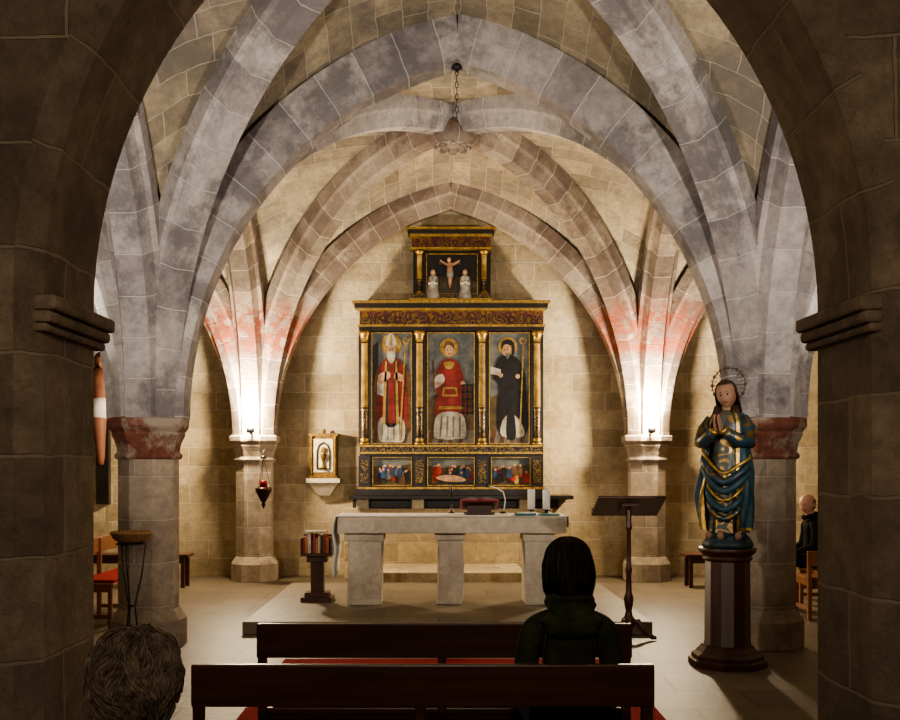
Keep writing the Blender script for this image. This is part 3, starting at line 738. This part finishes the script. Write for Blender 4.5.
def skin(name,nodes,edges,root,mat,parent,sub=2):
    keys=list(nodes); me=bpy.data.meshes.new(name)
    me.from_pydata([nodes[k][:3] for k in keys],[(keys.index(a),keys.index(c_)) for a,c_ in edges],[])
    ob=bpy.data.objects.new(name,me); link(ob,parent); me.materials.append(mat)
    md=ob.modifiers.new('Skin','SKIN'); md.use_smooth_shade=True; md.branch_smoothing=.6
    for i,k in enumerate(keys):
        r=nodes[k][3]; r2=nodes[k][4] if len(nodes[k])>4 else r
        me.skin_vertices[0].data[i].radius=(r,r2); me.skin_vertices[0].data[i].use_root=(k==root)
    s_=ob.modifiers.new('Sub','SUBSURF'); s_.levels=sub; s_.render_levels=sub
    return ob
skinm=plain('skin',(.50,.28,.19),.55,.08,12); lipm=plain('lips',(.40,.12,.10),.5,.1); eyem=plain('eye_white',(.75,.72,.68),.3,.02); irism=plain('eye_iris',(.03,.02,.015),.2,.1)
def seated(name,loc,yaw,coat,trous,hairm,style,scale=1,lean=0,hp=0,hy=0,collar=True,headdz=0,strands=0,hair2=None):
    e=empty(name,loc,yaw); e.scale=(scale,)*3
    l=lean
    nd={'pel':(0,.02,.56,.14,.12),'wai':(0,.01+l*.3,.70,.125,.10),'che':(0,l*.7,.86,.135,.105),'upp':(0,l,.955,.09,.08),'nk':(0,l+.005,1.03,.06,.058)}
    ed=[('pel','wai'),('wai','che'),('che','upp'),('upp','nk')]
    for s_,t in ((1,'r'),(-1,'l')):
        nd['cl'+t]=(s_*.08,l,.970,.062,.06); nd['sh'+t]=(s_*.142,l,.945,.060,.058); nd['ua'+t]=(s_*.168,l+.0,.83,.054); nd['el'+t]=(s_*.182,l+.03,.70,.048); nd['fa'+t]=(s_*.15,l*.5+.16,.66,.042); nd['wr'+t]=(s_*.10,.27,.625,.034)
        ed+=[('upp','cl'+t),('cl'+t,'sh'+t),('sh'+t,'ua'+t),('ua'+t,'el'+t),('el'+t,'fa'+t),('fa'+t,'wr'+t)]
    skin('coat',nd,ed,'pel',coat,e)
    nl={'pel':(0,.02,.535,.13,.085)}; el=[]
    for s_,t in ((1,'r'),(-1,'l')):
        nl['hp'+t]=(s_*.09,.06,.535,.085); nl['th'+t]=(s_*.10,.25,.54,.078); nl['kn'+t]=(s_*.11,.44,.53,.066); nl['sn'+t]=(s_*.11,.46,.32,.055); nl['an'+t]=(s_*.11,.45,.10,.042)
        el+=[('pel','hp'+t),('hp'+t,'th'+t),('th'+t,'kn'+t),('kn'+t,'sn'+t),('sn'+t,'an'+t)]
    skin('trousers',nl,el,'pel',trous,e)
    b=B()
    for s_ in (1,-1):
        b.tube([(s_*.11,.42,.03),(s_*.11,.46,.045),(s_*.115,.54,.04),(s_*.12,.62,.028),(s_*.12,.65,.022)],[.03,.045,.042,.038,.02],12,0,flat=.8)
        b.tube([(s_*.11,.45,.04),(s_*.11,.45,.10)],.04,12,0)
    b.build('shoes',[M['black']],e)
    b=B(); b.tube([(0,l,1.0),(0,l+.01,1.06),(0,l+.02,1.11)],[.06,.052,.05],14,0)
    for s_ in (1,-1): hand(b,(s_*.095,.285,.62),(-s_*.45,.75,-.12),(0,-.1,-1),0,.45,1.0,s_)
    head(b,(0,l+.03,1.175+headdz),.232,hy,hp,0,1,2,3,4,style,strands=strands,hair2=5 if hair2 else None)
    b.build('head_and_hands',[skinm,hairm,lipm,eyem,irism]+([hair2] if hair2 else []),e)
    if collar:
        b=B(); pts=[]
        for k in range(17):
            a=2*pi*k/16; pts.append((.074*math.cos(a),l+.005+.068*math.sin(a),1.045-.02*math.sin(a)))
        b.tube(pts,[.028+.004*math.sin(k*2.1) for k in range(17)],10,0)
        def hoodf(u): return Vector((u.x*.115*(1+.1*math.sin(u.z*9)),u.y*.055,u.z*.075-(.02*abs(u.x))))
        b.ell((0,l-.085,.985),None,0,24,16,fn=hoodf)
        b.tube([(-.085,l-.06,1.04),(-.055,l-.105,1.01),(0,l-.12,.995),(.055,l-.105,1.01),(.085,l-.06,1.04)],[.018,.024,.026,.024,.018],10,0)
        b.build('hood_and_collar',[coat],e)
    return e
darkhair=plain('black_hair',(.014,.010,.008),.6,.4,30,bump=.4,spec=.25); darkh2=plain('dark_brown_hair',(.035,.022,.015),.5,.4,30,spec=.35)
grey=plain('grey_hair',(.10,.075,.055),.9,.4,45,bump=.5,spec=.08); grey2=plain('silver_hair',(.155,.12,.09),.85,.3,45,spec=.1)
coatA=plain('olive_coat',(.048,.052,.030),.85,.35,10,bump=.5,spec=.12); coatB=plain('black_coat',(.018,.017,.018),.95,.3,10,spec=.06); trou=plain('dark_trousers',(.015,.015,.018),.9,.2,spec=.1)
seated('seated_woman',(.52,4.03,.012),0,coatA,trou,darkhair,'bob',1.0,0,-.12,0,strands=1500,hair2=darkh2)
seated('seated_elderly_person',(-.635,2.05,-.035),0,coatB,trou,grey,'curly',1,0,-.08,.1,strands=11000,hair2=grey2)
seated('seated_man',(4.27,11.42,-.01),pi/2,coatB,trou,plain('thin_grey_hair',(.12,.10,.08),.8),'balding',1,.04,-.2,.6)

# ------------------------------------------------------------------ statue of the Virgin on wooden pedestal
sx_,sy_=2.31,8.04
b=B()
b.lathe([(.31,0),(.31,.05),(.285,.06),(.285,.09),(.25,.11),(.235,.13),(.21,.15),(.205,.17)],sx_,sy_,8,0,False,pi/8)
b.lathe([(.19,.17),(.18,.19),(.175,.84)],sx_,sy_,24,0,True,fold=lambda a,z:.03*math.cos(12*a))
b.lathe([(.18,.84),(.20,.86),(.185,.88),(.21,.90),(.225,.92),(.225,.945)],sx_,sy_,24,0,True)
b.build('wooden_pedestal',[M['woodv']],bevel=.003)
S=empty('virgin_mary_statue',(sx_,sy_,.945),math.radians(145)); S.scale=(1,1,1.03)
blue=ornament('blue_gold_mantle',(.012,.036,.055),(.28,.185,.065),9)
bluep=plain('blue_mantle',(.010,.036,.052),.5,.5,6,col2=(.024,.065,.085)); dress=ornament('gilded_dress',(.06,.07,.06),(.34,.22,.08),12)
b=B()
b.lathe([(.19,0),(.20,.02),(.19,.05),(.14,.10),(.13,.16)],0,0,24,0,True,fold=lambda a,z:.05*math.cos(5*a))
for k in range(9):
    a=2*pi*k/9; b.ell((.125*math.cos(a),.125*math.sin(a),.07+.02*math.sin(k*2)),(.055,.055,.05),0,12,8)
for a in (.9,1.6,2.4): b.ell((.17*math.cos(a),.17*math.sin(a),.10),(.028,.028,.034),4,12,8)
def loft(b,secs,th0,th1,nth,mat,fold,closed=False):
    vs=[];fs=[];ms=[]
    fine=[]
    for i in range(len(secs)-1):
        for k in range(5):
            t=k/5; fine.append([secs[i][j]*(1-t)+secs[i+1][j]*t for j in range(5)])
    fine.append(list(secs[-1]))
    for (z,rx,ry,ox,oy) in fine:
        for k in range(nth+1):
            a=th0+(th1-th0)*k/nth; f=1+fold(a,z)
            vs.append((ox+rx*f*math.cos(a),oy+ry*f*math.sin(a),z))
    for i in range(len(fine)-1):
        for k in range(nth):
            fs.append((i*(nth+1)+k,i*(nth+1)+k+1,(i+1)*(nth+1)+k+1,(i+1)*(nth+1)+k))
            ms.append(mat(k,nth,i,len(fine)-1) if callable(mat) else mat)
    b.add(vs,fs,ms,None,True); return vs,len(fine)
secs=[(.12,.16,.14,0,0),(.25,.15,.13,0,0),(.45,.145,.125,.0,.01),(.62,.13,.115,0,.01),(.76,.115,.10,.0,.0),(.88,.135,.105,0,0),(.97,.135,.095,0,0),(1.03,.10,.08,0,0),(1.07,.05,.05,0,0)]
loft(b,secs,0,2*pi,56,2,lambda a,z:(.07*math.cos(9*a+z*3)+.04*math.cos(15*a))*max(0,min(1,(.8-z)*2)))
ms_=[(.14,.20,.175,.01,-.01),(.25,.215,.17,.02,-.01),(.42,.225,.175,.025,-.01),(.60,.205,.165,.01,-.01),(.75,.175,.145,0,-.01),(.88,.175,.13,0,-.01),(.98,.165,.12,0,-.012),(1.04,.13,.10,0,-.015),(1.08,.075,.075,0,-.02)]
def mm(k,n,i,m): return 3 if (k<2 or k>=n-2 or i<1) else 1
loft(b,ms_,math.radians(128),math.radians(412),66,mm,lambda a,z:(.09*math.cos(8*a+z*5)+.045*math.cos(17*a-z*4))*max(.15,min(1,(1.0-z)*1.6)))
for k in range(6):
    t=k/5; z=.62-.07*k
    pts=[(-.19+.02*k,.05,z+.10),(-.13,.13,z+.02),(-.03,.165,z-.04),(.08,.14,z+.03),(.17-.01*k,.06,z+.16)]
    b.tube([tuple(p) for p in cat(pts+[],3)[:13]],.034-.002*k if k%3 else .014,8,(5 if k%2 else 1) if k%3 else 3)
for s_ in (-1,1):
    b.tube([(s_*.12,.0,1.0),(s_*.175,.02,.92),(s_*.19,.06,.82),(s_*.14,.13,.83),(s_*.07,.18,.88),(s_*.035,.195,.91)],[.055,.062,.062,.055,.045,.038],12,5)
    b.tube([(s_*.045,.190,.895),(s_*.032,.197,.915)],[.043,.041],12,3)
    hand(b,(s_*.018,.20,.905),(0,.45,.85),(-s_*1,0,0),4,.06,.85,s_)
b.tube([(0,-.005,1.03),(0,.0,1.08),(0,.01,1.13)],[.05,.042,.042],12,4)
head(b,(0,.02,1.195),.215,.10,-.16,4,6,7,8,9,'long',roll=.12,es=1.35)
b.tube([(.07,.02,1.10),(.10,.03,1.0),(.09,.05,.92)],[.03,.028,.01],8,6); b.tube([(-.07,.02,1.10),(-.10,.03,1.0),(-.09,.05,.92)],[.03,.028,.01],8,6)
b.build('figure',[plain('cloud_base',(.010,.03,.034),.5,.5,12),bluep,dress,M['gold'],plain('statue_flesh',(.27,.15,.098),.6,.08,spec=.15),blue,plain('statue_hair',(.035,.016,.009),.5,.3,30),plain('painted_lips',(.20,.02,.02),.5),plain('painted_eye',(.3,.28,.25),.4,.02),irism],S)
b=B(); pts=[(.135*math.cos(a*pi/16),-.03,1.27+.135*math.sin(a*pi/16)) for a in range(33)]; b.tube(pts,.005,6,0)
for k in range(12):
    a=k*pi/6; b.ell((.135*math.cos(a),-.03,1.27+.135*math.sin(a)),(.014,.006,.014),0,8,6); b.tube([(.10*math.cos(a+.26),-.03,1.27+.10*math.sin(a+.26)),(.16*math.cos(a+.26),-.03,1.27+.16*math.sin(a+.26))],.003,5,0)
b.tube([(0,-.06,1.2),(0,-.03,1.135)],.006,5,0); b.tube([(-.133,-.03,1.27),(.133,-.03,1.27)],.003,5,0)
b.build('halo',[plain('old_silver',(.09,.06,.035),.5,.3,20,.6)],S)

# ------------------------------------------------------------------ crucifix on end wall, left aisle
b=B(); cx=-4.90; cy=14.56
b.box(cx-.09,cx+.09,cy-.05,cy+.055,1.05,3.45,0); b.box(cx-.65,cx+.65,cy-.05,cy+.055,2.85,3.03,0); b.box(cx-.12,cx+.12,cy-.06,cy-.05,3.18,3.32,2)
fy=cy-.13
b.tube([(cx,fy,3.0),(cx,fy-.02,2.85),(cx+.01,fy-.02,2.65),(cx,fy,2.5),(cx-.01,fy-.05,2.25),(cx,fy-.04,2.02),(cx,fy+.02,1.72),(cx,fy+.01,1.62)],[.07,.14,.12,.125,.11,.085,.055,.04],16,1)
for s_ in (-1,1): b.tube([(cx+s_*.08,fy,2.92),(cx+s_*.22,fy+.01,2.94),(cx+s_*.40,fy+.02,2.98),(cx+s_*.58,fy+.04,3.0)],[.06,.05,.038,.028],10,1); hand(b,(cx+s_*.57,fy+.04,3.0),(s_,0,.1),(0,-1,0),1,.5,1,s_)
b.tube([(cx,fy,2.55),(cx+.01,fy-.02,2.42),(cx+.01,fy-.04,2.28)],[.145,.15,.14],16,2)
head(b,(cx+.03,fy-.05,3.12),.23,pi,-.5,1,3,4,5,6,'long')
b.build('wall_crucifix',[M['lacq'],plain('carved_flesh',(.22,.09,.055),.6,.15),M['white'],plain('crucifix_hair',(.05,.025,.015),.6),lipm,eyem,irism])

# ------------------------------------------------------------------ lighting
def floor_lamp(x,y):
    b=B(); b.lathe([(.14,0),(.14,.02),(.02,.03),(.015,2.0),(.06,2.03),(.10,2.14),(.10,2.15)],x,y,16,0); b.lathe([(.09,2.15),(.09,2.155)],x,y,16,1); b.build('floor_uplight',[M['black'],lampm])
floor_lamp(-3.75,9.3); light('aisle_beam',(-3.75,9.3,2.32),440,(1,.90,.78),.08,'SPOT',(-3.5,9.7,5),3.0)
floor_lamp(4.55,9.3); light('aisle_beam',(4.55,9.3,2.32),440,(1,.90,.78),.08,'SPOT',(4.2,9.7,5),3.0)
b=B(); b.lathe([(.02,6.0),(.02,3.5),(.1,3.45),(.22,3.28),(.22,3.26)],0,-1.0,20,0); b.lathe([(.10,3.30),(.13,3.36),(.05,3.42)],0,-1.0,20,1); b.build('fill_pendant',[M['black'],lampm])  # invented pendant behind the camera, body for the fill light below
light('entrance_fill',(.0,-1.0,3.15),230,(1,.84,.64),.15)  # fill light added behind the camera to bring out the near arch stones
w=bpy.data.worlds.new('World'); sc.world=w; w.use_nodes=True
w.node_tree.nodes['Background'].inputs[0].default_value=(.9,.75,.6,1); w.node_tree.nodes['Background'].inputs[1].default_value=.05
# ------------------------------------------------------------------ camera
cam=bpy.data.cameras.new('camera'); cam.lens=40; cam.sensor_width=36; cam.shift_x=10/900; cam.shift_y=106/900; cam.clip_start=.05
co=bpy.data.objects.new('camera',cam); co.location=(0,0,EYE); co.rotation_euler=(pi/2,0,0); link(co); sc.camera=co
sc.view_settings.look='AgX - Medium High Contrast'; sc.view_settings.exposure=.12
